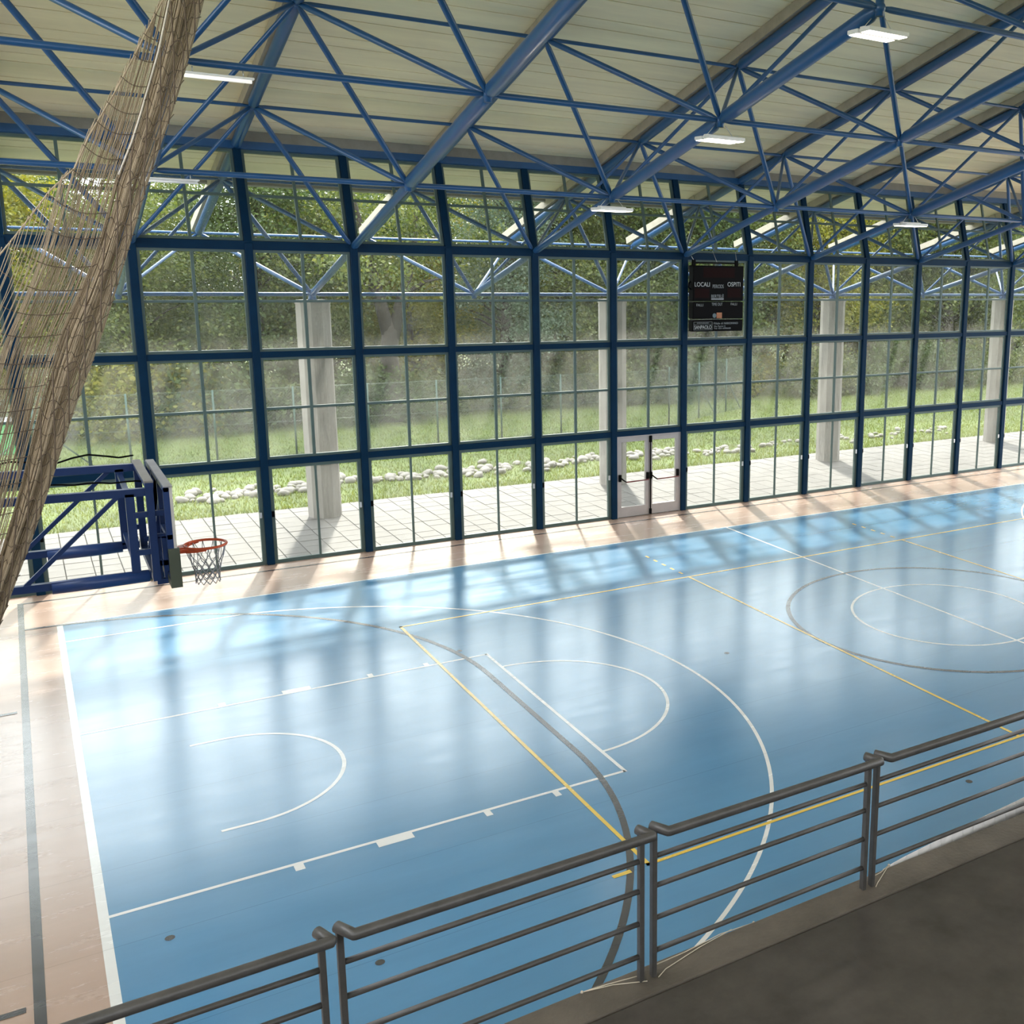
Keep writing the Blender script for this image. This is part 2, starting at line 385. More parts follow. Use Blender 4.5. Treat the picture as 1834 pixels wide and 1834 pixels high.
# grey double exit door
d_ += 1; ed = empty('door_%d' % d_, (X0+3.5*S, YW, 0)); tag(ed, 'grey aluminium double exit door with black and red push bars', 'door', kind='structure')
mb = MB(); ring(mb, -HW, HW, 0, Z1-.065, .05, -.06, .05, None, bot=False); mb.build('door_frame', GREYALU, ed)
for q in (-1, 1):
    mb = MB(); xs = (-HW+.05, -.008) if q < 0 else (.008, HW-.05)
    mb.box(xs[0], xs[0]+.09, -.05, .02, .015, Z1-.12); mb.box(xs[1]-.09, xs[1], -.05, .02, .015, Z1-.12)
    mb.box(xs[0]+.09, xs[1]-.09, -.05, .02, .015, .27); mb.box(xs[0]+.09, xs[1]-.09, -.05, .02, Z1-.22, Z1-.12)
    lf = mb.build('door_leaf', GREYALU, ed)
    g = MB(); g.box(xs[0]+.085, xs[1]-.085, -.014, -.006, .265, Z1-.215); g.build('pane', GLASS, lf)
    h = MB(); h.box(xs[0]+.01, xs[0]+.07, -.10, -.05, .95, 1.13); h.box(xs[1]-.075, xs[1]-.02, -.11, -.05, .93, 1.13)
    h.tube([(xs[0]+.04, -.09, 1.06), (xs[0]+.10, -.14, 1.0), (xs[0]+.18, -.15, .94)], .018, 8); h.build('push_bar_bracket', BLACK, lf)
    h = MB(); h.tube([(xs[0]+.18, -.15, .94), (xs[1]-.05, -.15, .95)], .017, 8); h.build('push_bar', mat('dark_red_push_bar', (.14, .012, .012), .35), lf)
mb = MB(); mb.tube([(.035, -.075, .03), (.035, -.075, Z1-.13)], .016, 8); mb.box(.005, .065, -.10, -.05, Z1-.27, Z1-.10); mb.box(.01, .06, -.10, -.05, .02, .16); mb.build('locking_rod', BLACK, ed)

# ------------------------------------------------------------------ ceiling, beams, roof edge
ce = empty('ceiling', (0, YW, Z3)); tag(ce, 'sloping cream ceiling of narrow boards on grey beams', 'ceiling', kind='structure')
OFF = DN+.30
def slab(name, a0, a1, o0, o1, x0, x1, m, parent):
    mb = MB(); P = []
    for x in (x0, x1):
        for a, o in ((a0, o0), (a1, o0), (a1, o1), (a0, o1)):
            v = slope(a, o); P.append((x, v.y-YW, v.z-Z3))
    n = len(mb.v); mb.v += P
    for f in ((0, 1, 2, 3), (7, 6, 5, 4), (0, 4, 5, 1), (1, 5, 6, 2), (2, 6, 7, 3), (3, 7, 4, 0)): mb.f.append(f); mb.sm.append(False)
    return mb.build(name, m, parent)
a = -3.05; PW = .33
i = 0
while a < 14.3:
    g = .010 if i % 3 else .020
    slab('ceiling_board', a+g/2, a+PW-g/2, OFF+.004*((i*7) % 3), OFF+.07, XL-1, XR+1, CEIL, ce); a += PW; i += 1
RIDGE = 14.3
slab('roof_sheet', -3.1, RIDGE, OFF+.075, OFF+.16, XL-1, XR+1, TRIMG, ce)
slab('eave_fascia', -3.16, -3.05, OFF-.06, OFF+.2, XL-1, XR+1, TRIMG, ce)
for k in range(-5, 14, 2):
    x = X0+k*S
    slab('roof_beam', -6.25, -2.06, DN+.10, OFF-.004, x-.13, x+.13, BEAMG, ce)
    slab('roof_beam', -2.04, RIDGE, DN+.10, OFF-.004, x-.13, x+.13, BEAMG, ce)
rp_ = slope(RIDGE, OFF)
mb = MB()
for s0 in (0,):
    y1, z1_ = rp_.y-YW, rp_.z-Z3; y2 = y1-13.2; z2_ = z1_-13.2*SA/CA
    P = [(XL-1, y1, z1_), (XR+1, y1, z1_), (XR+1, y2, z2_), (XL-1, y2, z2_)]
    mb.poly(P); mb.poly([(x, y, z+.2) for x, y, z in reversed(P)])
mb.build('rear_roof_shade', CEIL, ce)  # unseen rear slope, added only to shade the hall

# ------------------------------------------------------------------ space frame
sf = empty('roof_space_frame', (0, YW, Z3)); tag(sf, 'blue painted tubular steel space frame carrying the whole sloping roof', 'roof truss')
def unit_tube(name, r, n=12):
    mb = MB(); mb.tube([(0, 0, 0), (0, 0, .04), (0, 0, .96), (0, 0, 1)], [r*.55, r, r, r*.55], n); return mb.mesh(name)
TU = {'bottom_chord': unit_tube('bottom_chord', .112, 16), 'edge_chord': unit_tube('edge_chord', .075, 14), 'top_chord': unit_tube('top_chord', .098, 16),
      'cross_tube': unit_tube('cross_tube', .047), 'upper_cross_tube': unit_tube('upper_cross_tube', .034), 'diagonal_strut': unit_tube('diagonal_strut', .050), 'slim_strut': unit_tube('slim_strut', .036)}
def member(kind, p, q, trim=.05):
    p = Vector(p); q = Vector(q); d = q-p; L = d.length; d.normalize(); p = p+d*trim; L -= 2*trim
    M = Matrix.Translation(p-Vector((0, YW, Z3))) @ d.to_track_quat('Z', 'Y').to_matrix().to_4x4() @ Matrix.Diagonal((1, 1, L, 1))
    return obj(kind, TU[kind], BLUE, sf, mw=M)
mb = MB(); mb.sphere((0, 0, 0), .085, 12, 8); mb.tube([(0, 0, -.11), (0, 0, .11)], .06, 10); me_node = mb.mesh('node')
mb = MB(); mb.sphere((0, 0, 0), .07, 10, 6); me_node2 = mb.mesh('node')
JB = range(-1, 4); JT = range(-2, 3)
KB = range(-6, 15, 2); KT = range(-5, 14, 2)
for k in KB:
    for j in JB:
        obj('node', me_node, BLUE, sf, Bn(k, j)-Vector((0, YW, Z3)))
        if j+1 in JB: member('edge_chord' if j <= 0 else 'bottom_chord', Bn(k, j), Bn(k, j+1))
        if k+2 in KB and j != 0: member('cross_tube', Bn(k, j), Bn(k+2, j))
for k in KT:
    for j in JT:
        obj('node', me_node2, BLUE, sf, Tn(k, j)-Vector((0, YW, Z3)))
        if j+1 in JT: member('top_chord', Tn(k, j), Tn(k, j+1), .02)
        if k+2 in KT: member('upper_cross_tube', Tn(k, j), Tn(k+2, j))
        for dk in (-1, 1):
            for jb in (j, j+1):
                if (k+dk) in KB and jb in JB:
                    member('diagonal_strut' if (dk > 0) else 'slim_strut', Bn(k+dk, jb), Tn(k, j))

# ------------------------------------------------------------------ lights hung from the frame
def floodlight(loc, lab, ang=0.):
    t = empty('floodlight', loc); t.rotation_euler = (0, 0, ang); tag(t, lab, 'floodlight', 'white twin strip floodlights under the frame')
    mb = MB(); mb.box(-.36, .36, -.24, -.02, -.03, .03); mb.box(-.36, .36, .02, .24, -.03, .03); mb.box(-.30, .30, -.05, .05, .0, .06)
    obj('housing', bevel_mesh(mb.mesh('housing'), .012), WHITE, t)
    for q in (-1, 1):
        mb = MB(); mb.box(-.34, .34, q*.13-.085, q*.13+.085, -.040, -.032); mb.build('led_strip', LAMPE, t)
    for x in (-.26, .26): mb = MB(); mb.tube([(x, -.0, .05), (x*.4, 0, .22)], .006, 6); mb.build('hanger_wire', SILVER, t)
def under(k, j, dz=-.36): v = Bn(k, j).copy(); v.z += dz; return v
floodlight(under(2, 1, -.24), 'floodlight edge-on below the frame node nearest the scoreboard')
floodlight(under(2, 2, -.30)+Vector((0, 0, 0)), 'lit twin strip floodlight hanging below the frame, upper middle right')
floodlight(under(2, 3, -.3)+Vector((.1, .12, 0)), 'largest lit floodlight, at the top edge of the picture')
floodlight(under(6, 1, -.24), 'small lit floodlight far to the right above the window transom')
def batten(loc, lab, L=.84, lit=True):
    t = empty('batten_light', loc); tag(t, lab, 'batten light', 'white batten lights on the cross tubes')
    mb = MB(); mb.box(-L/2, L/2, -.05, .05, .0, .03); obj('housing', bevel_mesh(mb.mesh('housing'), .012), WHITE, t)
    mb = MB(); mb.tube([(-L/2+.03, 0, -.022), (L/2-.03, 0, -.022)], .022, 12); mb.build('diffuser', TUBEE if lit else WHITE, t)
    for x in (-L*.35, L*.35): mb = MB(); mb.tube([(x, 0, .03), (x, 0, .10)], .008, 6); mb.build('hanger', SILVER, t)
batten((-11.66, Bn(0, 2).y, Bn(0, 2).z-.15), 'white batten light under the blue tube beside the net')
batten((-11.85, Bn(0, 1).y, Bn(0, 1).z-.14), 'unlit white batten light lower down, seen against the window top by the net', lit=False)

# ------------------------------------------------------------------ scoreboard
sb = empty('scoreboard', (.71, 9.2, 4.73)); tag(sb, 'black electronic scoreboard hanging in front of the glazed wall', 'scoreboard')
SBW = 1.52; SH = 1.63
def sx(u): return (u-440)/920*SBW - SBW/2                # picture fractions of its front
def sz(v): return (1560-v)/(1560-370)*SH
def module(v0, v1, name):
    mb = MB(); mb.box(-SBW/2, SBW/2, 0, .22, sz(v1), sz(v0)); return obj(name, bevel_mesh(mb.mesh(name), .02, 2), BLACK, sb)
mods = [module(362, 1003, 'main_panel'), module(1018, 1328, 'fouls_panel'), module(1348, 1560, 'sponsor_panel')]
def lettering(txt, u0, u1, v0, v1, m, parent, dy=-.004, serif=False):
    cu = bpy.data.curves.new('t', 'FONT'); cu.body = txt; cu.size = 1; o = bpy.data.objects.new('t', cu); C.objects.link(o)
    me = bpy.data.meshes.new_from_object(o.evaluated_get(bpy.context.evaluated_depsgraph_get())); bpy.data.objects.remove(o); bpy.data.curves.remove(cu)
    co = np.empty(len(me.vertices)*3); me.vertices.foreach_get('co', co); co = co.reshape(-1, 3)
    mn, mxx = co.min(0), co.max(0); x0, x1, z0, z1 = sx(u0), sx(u1), sz(v1), sz(v0)
    out = np.empty_like(co); out[:, 0] = x0+(co[:, 0]-mn[0])/(mxx[0]-mn[0])*(x1-x0); out[:, 2] = z0+(co[:, 1]-mn[1])/(mxx[1]-mn[1])*(z1-z0); out[:, 1] = dy
    me.vertices.foreach_set('co', out.ravel()); me.update(); me.materials.clear()
    return obj('lettering', me, m, parent)
def sbox(name, u0, u1, v0, v1, m, parent, d=.003):
    mb = MB(); mb.box(sx(u0), sx(u1), -d, .004, sz(v1), sz(v0)); return mb.build(name, m, parent)
sbox('display_window', 620, 1190, 395, 575, REDW, mods[0])
sbox('display_window', 470, 730, 775, 945, REDW, mods[0]); sbox('display_window', 1060, 1310, 765, 940, REDW, mods[0])
lettering('LOCALI', 465, 735, 662, 740, LETTER, mods[0]); lettering('PERIODS', 788, 988, 702, 768, LETTERD, mods[0]); lettering('OSPITI', 1060, 1297, 655, 735, LETTER, mods[0])
lettering('BERTEL\u00c8', 765, 992, 872, 945, LETTERD, mods[0]); sbox('underline_bar', 765, 992, 955, 980, LETTERD, mods[0])
lettering('FALLI', 500, 620, 1052, 1098, LETTERD, mods[1]); lettering('TIME OUT', 775, 972, 1035, 1088, LETTERD, mods[1]); lettering('FALLI', 1125, 1242, 1037, 1082, LETTERD, mods[1])
mb = MB(); mb.poly([(sx(828)+.058*math.cos(-t*math.pi/10), -.004, sz(1270)+.058*math.sin(-t*math.pi/10)) for t in range(20)]); mb.build('round_emblem', GLOBE, mods[1])
sbox('orange_emblem', 868, 965, 1215, 1318, ORG, mods[1])
mb = MB()
for a_ in ((455, 790, 1383, 1387), (455, 790, 1528, 1532), (455, 459, 1383, 1532), (786, 790, 1383, 1532), (455, 790, 1423, 1426)): mb.box(sx(a_[0]), sx(a_[1]), -.003, .004, sz(a_[3]), sz(a_[2]))
mb.build('sponsor_frame', LETTERD, mods[2])
lettering('ISTITUTO BANCARIO', 515, 725, 1394, 1414, LETTERD, mods[2]); lettering('SANPAOLO', 468, 776, 1445, 1512, LETTER, mods[2])
lettering('Filiale di NIBIONNO', 818, 1265, 1395, 1432, LETTERD, mods[2]); lettering('Via Parini 2', 818, 1030, 1450, 1482, LETTERD, mods[2]); lettering('Tel. 031-690640', 818, 1130, 1492, 1520, LETTERD, mods[2])
mb = MB(); mb.box(-.72, .62, .08, .12, SH+.06, SH+.10)
for x in (-.70, .58): mb.box(x-.03, x+.05, .07, .13, SH-.03, SH+.15)
mb.build('hanging_rail', BLACK, sb)
for x, x2 in ((-.66, -.72), (0.0, .02), (.60, .72)): mb = MB(); mb.tube([(x, .10, SH+.1), (x2, .35, SH+.38)], .005, 5); mb.build('hanging_wire', SILVER, sb)
mb = MB(); mb.tube([(-SBW/2-.0, .12, 1.05), (-SBW/2-.06, .13, 1.10), (-SBW/2-.04, .14, 1.2), (-SBW/2, .14, 1.24)], .02, 6); mb.build('side_cable', BLACK, sb)

# ------------------------------------------------------------------ basketball backstop
bk = empty('basketball_backstop', (-14.4, 0, 0)); tag(bk, 'dark blue tubular basketball backstop seen from behind with orange hoop', 'basketball hoop')
def bb(name, fn, m=None):
    mb = MB(); fn(mb)
    for i_, v in enumerate(mb.v): mb.v[i_] = (v[0]+14.4, v[1], v[2])
    return mb.build(name, m or NAVY, bk)
NAVY = mat('navy_steel_paint', (.010, .030, .11), .35, var=.1)
NAVY2 = mat('blue_sleeve_paint', (.013, .045, .17), .4, var=.1)
for y, dz in ((-.6, 0), (.6, .07)):
    bb('upper_arm', lambda m_: m_.bar((-17.2, y, 3.93+dz), (-13.08, y, 3.87+dz), .07, .085))
    bb('lower_arm', lambda m_: m_.bar((-17.2, y, 2.98+dz), (-13.12, y, 2.93+dz), .07, .08))
    bb('padded_sleeve', lambda m_: m_.tube([(-14.05, y, 2.92+dz), (-13.6, y, 2.92+dz), (-13.14 if y < 0 else -13.3, y, 2.92+dz)], [.068, .072, .066], 10), NAVY2)
    bb('upright', lambda m_: m_.bar((-13.26, y, 2.95+dz), (-13.26, y, 3.86+dz), .07, .085, (1, 0, 0)))
    bb('upright', lambda m_: m_.bar((-15.4, y, 2.95+dz), (-15.4, y, 3.9+dz), .07, .08, (1, 0, 0)))
    bb('diagonal_brace', lambda m_: m_.bar((-13.34, y, 3.87+dz), (-14.30, y, 2.95+dz), .035, .045))
    bb('diagonal_brace', lambda m_: m_.bar((-14.5, y, 3.86+dz), (-15.35, y, 2.98+dz), .035, .045))
bb('tie_bar', lambda m_: (m_.bar((-13.26, -.6, 3.08), (-13.26, .6, 3.15), .05, .05), m_.bar((-13.26, -.6, 3.80), (-13.26, .6, 3.87), .05, .05)))
def carrier(m_):
    for y in (-.62, .66): m_.bar((-13.07, y, 2.86), (-13.07, y, 3.95), .075, .075, (1, 0, 0))
    m_.bar((-13.07, -.66, 3.95), (-13.07, .70, 3.97), .08, .05); m_.bar((-13.07, -.62, 2.90), (-13.07, .66, 2.93), .08, .07)
    for z in (3.2, 3.62): m_.bar((-13.24, -.62, z), (-13.05, -.62, z), .05, .06); m_.bar((-13.24, .66, z), (-13.05, .66, z), .05, .06)
bb('carrier_frame', carrier)
bb('top_rail', lambda m_: m_.bar((-13.07, -.66, 3.985), (-13.07, .70, 4.0), .085, .022), mat('grey_top_rail', (.22, .21, .20), .5))
def ladder(m_):
    for x in (-13.03, -12.97):
        m_.bar((x, -.60, 2.86), (x, -.60, 3.35), .05, .045, (1, 0, 0))
    m_.bar((-13.07, -.60, 3.36), (-12.9, -.60, 3.36), .05, .05); m_.bar((-13.07, -.60, 2.84), (-12.9, -.60, 2.84), .06, .06)
    for y in (-.2, .3): m_.bar((-13.05, y, 2.9), (-12.9, y, 3.9), .05, .05)
    for z in (3.05, 3.62): m_.bar((-13.07, -.6, z), (-12.88, -.6, z), .05, .06); m_.bar((-13.07, .62, z), (-12.88, .62, z), .05, .06)
bb('adjuster_frame', ladder)
bb('board_panel', lambda m_: m_.box(-12.905, -12.875, -.9, .9, 2.90, 3.95), BOARD)
def bframe(m_):
    for y in (-.875, -.3, .3, .875): m_.bar((-12.935, y, 2.9), (-12.935, y, 3.95), .06, .05, (0, 1, 0))
    for z in (2.92, 3.4, 3.93): m_.bar((-12.935, -.9, z), (-12.935, .9, z), .05, .05)
bb('board_frame', bframe)
bb('board_top_edge', lambda m_: m_.box(-12.955, -12.87, -.905, .905, 3.955, 3.965), mat('grey_edge_strip', (.25, .25, .27), .5))
def pad(m_):
    m_.box(-12.965, -12.855, -.93, .93, 2.83, 2.915)
    for y in (-.93, .86): m_.box(-12.965, -12.855, y, y+.07, 2.915, 3.27)
o_ = bb('edge_padding', pad, PADM)
hb = bb('rim', lambda m_: m_.tube([(-12.49+.225*math.cos(t*math.pi/18),   .225*math.sin(t*math.pi/18), 3.05) for t in range(36)], .016, 8, closed=True), ORANGE)
def brk(m_):
    m_.box(-12.87, -12.855, -.09, .09, 2.94, 3.06)
    for a0, a1 in ((100, 125), (125, 155), (155, 180), (180, 205), (205, 235), (235, 265)):
        q = []
        for aa in (a0, a1):
            t = math.radians(aa); c_, s2 = math.cos(t), math.sin(t)
            q.append((-12.49+.237*c_, .237*s2)); 
        d0 = .055*(1-abs((a0)-180)/95); d1 = .055*(1-abs((a1)-180)/95)
        m_.quad((q[0][0], q[0][1], 3.05), (q[1][0], q[1][1], 3.05), (q[1][0], q[1][1], 3.05-.02-d1), (q[0][0], q[0][1], 3.05-.02-d0))
    m_.box(-12.86, -12.70, -.06, .06, 2.985, 3.055)
    for y in (-.13, .13): m_.bar((-12.86, y*.6, 3.02), (-12.65, y, 3.045), .02, .02)
bb('rim_bracket', brk, ORANGE)
def hoopnet(m_):
    lv = [(3.045, .222), (2.90, .185), (2.80, .155), (2.73, .138), (2.68, .132), (2.63, .130), (2.585, .132)]
    n = 12
    for i_ in range(n):
        for sgn in (-1, 1):
            for q in range(len(lv)-1):
                a0 = 2*math.pi*(i_+sgn*q*.5)/n; a1 = 2*math.pi*(i_+sgn*(q+1)*.5)/n
                if q == 0: a1 = 2*math.pi*(i_+sgn*.22)/n
                if q == 1: a0 = 2*math.pi*(i_+sgn*.22)/n
                m_.tube([(-12.49+lv[q][1]*math.cos(a0), lv[q][1]*math.sin(a0), lv[q][0]), (-12.49+lv[q+1][1]*math.cos(a1), lv[q+1][1]*math.sin(a1), lv[q+1][0])], .0042 if q < 2 else .0055, 4, caps=False)
tag(bb('hoop_net', hoopnet, NETWH), 'grey knotted hoop net')
def cable(m_):
    pts = [(-15.2+2.1*t/14, .55, 4.06+.035*math.sin(t*1.3)+.05*t/14) for t in range(15)]; m_.tube(pts, .011, 5)
    pts = [(-14.2+1.15*t/10, -.3+.02*math.sin(t*2.), 3.98-.05*t/10-.012*math.sin(t*2)) for t in range(11)]; m_.tube(pts, .010, 5)
bb('control_cable', cable, BLACK)

# ------------------------------------------------------------------ gathered net hanging from the frame
YN = -1.3
Lp = np.array([(-12.50, 9.10), (-12.638, 8.85), (-12.918, 8.313), (-13.106, 7.965), (-13.365, 7.526), (-13.506, 7.223), (-13.728, 6.999), (-13.987, 6.639), (-14.154, 6.424), (-15.6, 4.6)])
Mp = np.array([(-12.36, 9.62), (-12.57, 8.86), (-12.706, 8.355), (-12.901, 7.774), (-13.006, 7.482), (-13.141, 7.173), (-13.318, 6.588), (-13.503, 6.134), (-13.793, 5.527), (-13.929, 5.097), (-14.093, 4.558), (-14.258, 4.017), (-14.446, 3.478), (-14.80, 2.45)])
Rp = np.array([(-12.06, 9.62), (-12.253, 8.906), (-12.429, 8.336), (-12.645, 7.707), (-12.829, 7.246), (-13.062, 6.579), (-13.194, 6.213), (-13.445, 5.518), (-13.69, 4.93), (-13.903, 4.335), (-14.107, 3.785), (-14.468, 2.926), (-14.66, 2.45)])
def xat(P, z): return float(np.interp(z, P[::-1, 1], P[::-1, 0]))
nt_ = empty('divider_net', (-13.3, YN, 2.45)); tag(nt_, 'tan divider net gathered into a long slanting bundle behind the hoop', 'net')
def nbuild(mb, name, m, kind=None):
    mb.v = [(x+13.3, y-YN, z-2.45) for x, y, z in mb.v]; o = mb.build(name, m, nt_)
    if kind: o['kind'] = kind
    return o
rn = random.Random(3)
mb = MB()                                                # bundle strands
for layer in range(2):
    n = 46
    for i in range(n):
        f = (i+rn.random()*.8)/n; ph = rn.random()*6; am = .010+.014*rn.random(); pts = []
        yd = .10*math.sin(f*13+layer*2)+layer*.12+rn.uniform(-.03, .03)
        z = 9.62
        while z > 2.44:
            ff = min(1, max(0, f+am*math.sin(z*2.1+ph)+.02*math.sin(z*.9+ph*2)))
            xm, xr = xat(Mp, z), xat(Rp, z); pts.append((xm+(xr-xm)*ff, YN+yd*(.6+.4*math.sin(z*.7+i)), z)); z -= .36
        mb.tube(pts, .0042, 4, caps=False)
nbuild(mb, 'net_bundle', NETM, 'stuff')
mb = MB()                                                # cross threads of the bundle
z = 9.5
while z > 2.6:
    ph = rn.random()*6; pts = []
    for q in range(9):
        f = q/8; zz = z-.07*math.sin(f*math.pi)+.03*math.sin(f*17+ph); xm, xr = xat(Mp, zz), xat(Rp, zz)
        pts.append((xm+(xr-xm)*f, YN-.12+.05*math.sin(f*9+ph), zz))
    mb.tube(pts, .0038, 4, caps=False); z -= .13+.05*rn.random()
nbuild(mb, 'bundle_cross_thread', NETD, 'stuff')
mb = MB()                                                # lacing rope: long diagonals with loops
z = 9.7
while z > 2.9:
    pts = []
    for q in range(8):
        f = .05+.88*q/7; zz = z-.95*(q/7)**.9; xm, xr = xat(Mp, zz), xat(Rp, zz); pts.append((xm+(xr-xm)*f, YN-.17, zz))
    mb.tube(pts, .0075, 5)
    pts = []
    for q in range(9):
        t = q/8; f = .30+.62*t; zz = z-.42+.12*math.sin(t*math.pi)-.28*t*t; xm, xr = xat(Mp, zz), xat(Rp, zz); pts.append((xm+(xr-xm)*f, YN-.17, zz))
    mb.tube(pts, .0065, 5); z -= .44
nbuild(mb, 'lacing_rope', NETD)
cs = np.array([(z, xat(Mp, z)-xat(Lp, z)) for z in np.linspace(9.0, 4.6, 60)])
def ztop(c): return float(np.interp(c, np.maximum.accumulate(cs[:, 1]), cs[:, 0]))
mb = MB()
c = .02
while c < 1.75:
    zt = ztop(c); pts = []; z = zt; ph = rn.random()*6; yo = rn.uniform(-.05, .05)+.1*math.sin(c*7)
    zb_ = max(2.5, 4.6-1.2*c if c > .6 else 2.5)
    while z > zb_:
        pts.append((xat(Mp, z)-c+.012*math.sin(z*1.7+ph), YN+yo, z)); z -= .4
    if len(pts) > 1: mb.tube(pts, .0034, 4, caps=False)
    c += .0075 if c < .45 else .030
nbuild(mb, 'net_sheet', NETM, 'stuff')
mb = MB()
z = 8.9
while z > 3.4:
    c1 = float(np.interp(-z, -cs[:, 0], cs[:, 1])) if z > 4.6 else 1.7
    pts = []
    for q in range(13):
        f = q/12; cc = c1*(1-f); zz = z-.30*c1*f-.14*c1*math.sin(f*math.pi); pts.append((xat(Mp, zz)-cc, YN-.03, zz))
    mb.tube(pts, .0042, 4, caps=False); z -= .17+.08*rn.random()
nbuild(mb, 'net_cross_cord', NETD, 'stuff')
mb = MB(); mb.tube([(x, YN-.14, z) for x, z in Mp[:6]], .009, 6); nbuild(mb, 'edge_rope', NETW)
mb = MB(); mb.tube([(x+.02, YN, z) for x, z in Lp], .008, 5); nbuild(mb, 'selvage_rope', NETM)

# ------------------------------------------------------------------ gallery: parapet, walkway, steps, railing
ZP = 1.9
pw = empty('wall_parapet', (0, -8.33, 0)); tag(pw, 'low brown-grey parapet along the front of the gallery', 'parapet', kind='structure')
mb = MB(); mb.box(XL-6, XR+2, -.138, .13, 0, ZP); obj('parapet_kerb', bevel_mesh(mb.mesh('parapet_kerb'), .012, 2), CURB, pw)
tf = empty('floor_gallery', (0, -9, 0)); tag(tf, 'dark grey rubber gallery walkway in front of stepped seating', 'gallery floor', kind='structure')
mb = MB(); mb.box(XL-6, XR+2, -1.6, .510, 0, ZP-.004); mb.build('walkway', WALK, tf)
for i in range(6):
    mb = MB(); mb.box(XL-6, XR+2, -1.6-.8*(i+1), -1.6-.8*i, 0, ZP+.44*(i+1)); mb.build('seating_step', WALK, tf)
bw = MB(); bw.box(XL-1, XR+2, -16.6, -16.3, 0, 6.6); bw = bw.build('wall_back_added', mat('added_back_wall_grey', (.45, .44, .42), .7)); tag(bw, 'unseen plain wall added behind the gallery to shape the indoor light', 'wall', kind='structure')  # added unseen wall, height tuned so daylight comes in above it
lw = MB(); lw.box(XL-1.2, XL-.9, -16.6, YW+.1, 0, 6.4); lw = lw.build('wall_left_added', mat('added_end_wall_grey', (.5, .49, .46), .7)); tag(lw, 'unseen plain end wall added at the left to hold back sky light', 'wall', kind='structure')  # added unseen wall, keeps the left floor darker, sky light passes over it
YR, YH = -8.315, -8.40
panels = [(-14.95, -13.105, 'railing panel at the bottom left corner, mostly cut by the frame'), (-13.01, -11.19, 'second grey railing panel, in front of the key line'),
          (-11.098, -9.305, 'third grey railing panel, crossing the three-point arc and yellow line'), (-9.222, -7.42, 'grey railing panel at the right edge, above the white banner'),
          (-7.337, -5.54, 'grey railing panel next beyond the right edge of the view'), (-5.457, -3.66, 'grey railing panel farthest beyond the right edge of the view')]
for xl, xr, lab in panels:
    t = empty('railing_panel', (xl, YR, ZP)); tag(t, 'dark '+lab if not lab.startswith('railing') else 'dark grey '+lab, 'railing', 'tubular railing panels along the gallery')
    L_ = xr-xl
    me = MB(); me.box(-.017, .017, -.024, .024, 0, 1.045); me_p = bevel_mesh(me.mesh('post'), .006, 2)
    for x in (0, L_):
        obj('post', me_p, RAILM, t, (x, 0, 0))
    mb = MB(); yo = YH-YR; zt = 1.06
    mb.tube([(-.006, .022, zt), (.052, yo-.005, zt), (.062, yo-.008, zt-.001), (L_/2, yo-.008, zt-.002), (L_+.028, yo-.008, zt-.001), (L_+.034, yo, zt), (L_-.008, .03, zt)], .032, 12); mb.build('top_rail', RAILM, t)
    for z in (.855, .645, .415, .18):
        mb = MB(); mb.tube([(.0, 0, z), (L_, 0, z)], .0175, 10); mb.build('bar', RAILM, t)
def string(pts, lab):
    mb = MB(); p0 = Vector(pts[0][0]); 
    for pl in pts: mb.tube([Vector(p)-p0 for p in pl], .0035, 5)
    mb.sphere(Vector(pts[0][-1])-p0, .011, 6, 4); o = mb.build('string_tie', CORD); o.location = p0; tag(o, lab, 'string', 'strings tied round the railing posts')
string([[(-11.21, -8.30, ZP+.03), (-11.40, -8.235, ZP+.005), (-11.56, -8.215, ZP+.004)], [(-11.16, -8.35, ZP+.006), (-11.36, -8.26, ZP+.004), (-11.56, -8.215, ZP+.004)]], 'beige string tied to the middle post pair, left side')
string([[(-11.06, -8.29, ZP+.05), (-10.8, -8.23, ZP+.006), (-10.5, -8.195, ZP+.004), (-10.2, -8.175, ZP-.03)], [(-11.08, -8.355, ZP+.006), (-11.0, -8.31, ZP+.006), (-10.7, -8.24, ZP+.005), (-10.4, -8.19, ZP)]], 'beige knotted string right of the middle post pair')
string([[(-9.18, -8.29, ZP+.05), (-9.05, -8.23, ZP+.006), (-8.93, -8.19, ZP+.006)], [(-9.21, -8.355, ZP+.006), (-9.16, -8.32, ZP+.006), (-9.02, -8.24, ZP+.006), (-8.93, -8.19, ZP+.006)]], 'beige string at the foot of the right post pair')
bn = MB(); nb = 24
for i in range(nb):
    for q in range(6):
        def P(i, q):
            x = -8.98+ (i/nb)*3.4; bulge = .30*(i/nb)**.8; z = ZP-.02-q*.16
            return (x+8.98, .01+bulge*(1-.55*q/6)+.004*math.sin(i*.9+q), z-ZP)
        bn.quad(P(i, q), P(i, q+1), P(i+1, q+1), P(i+1, q)); bn.sm[-1] = True
bo = bn.build('banner', FABRIC); bo.location = (-8.98, -8.19, ZP); tag(bo, 'white fabric banner hanging over the outside of the parapet', 'banner')
sm_ = bo.modifiers.new('thick', 'SOLIDIFY'); sm_.thickness = .004

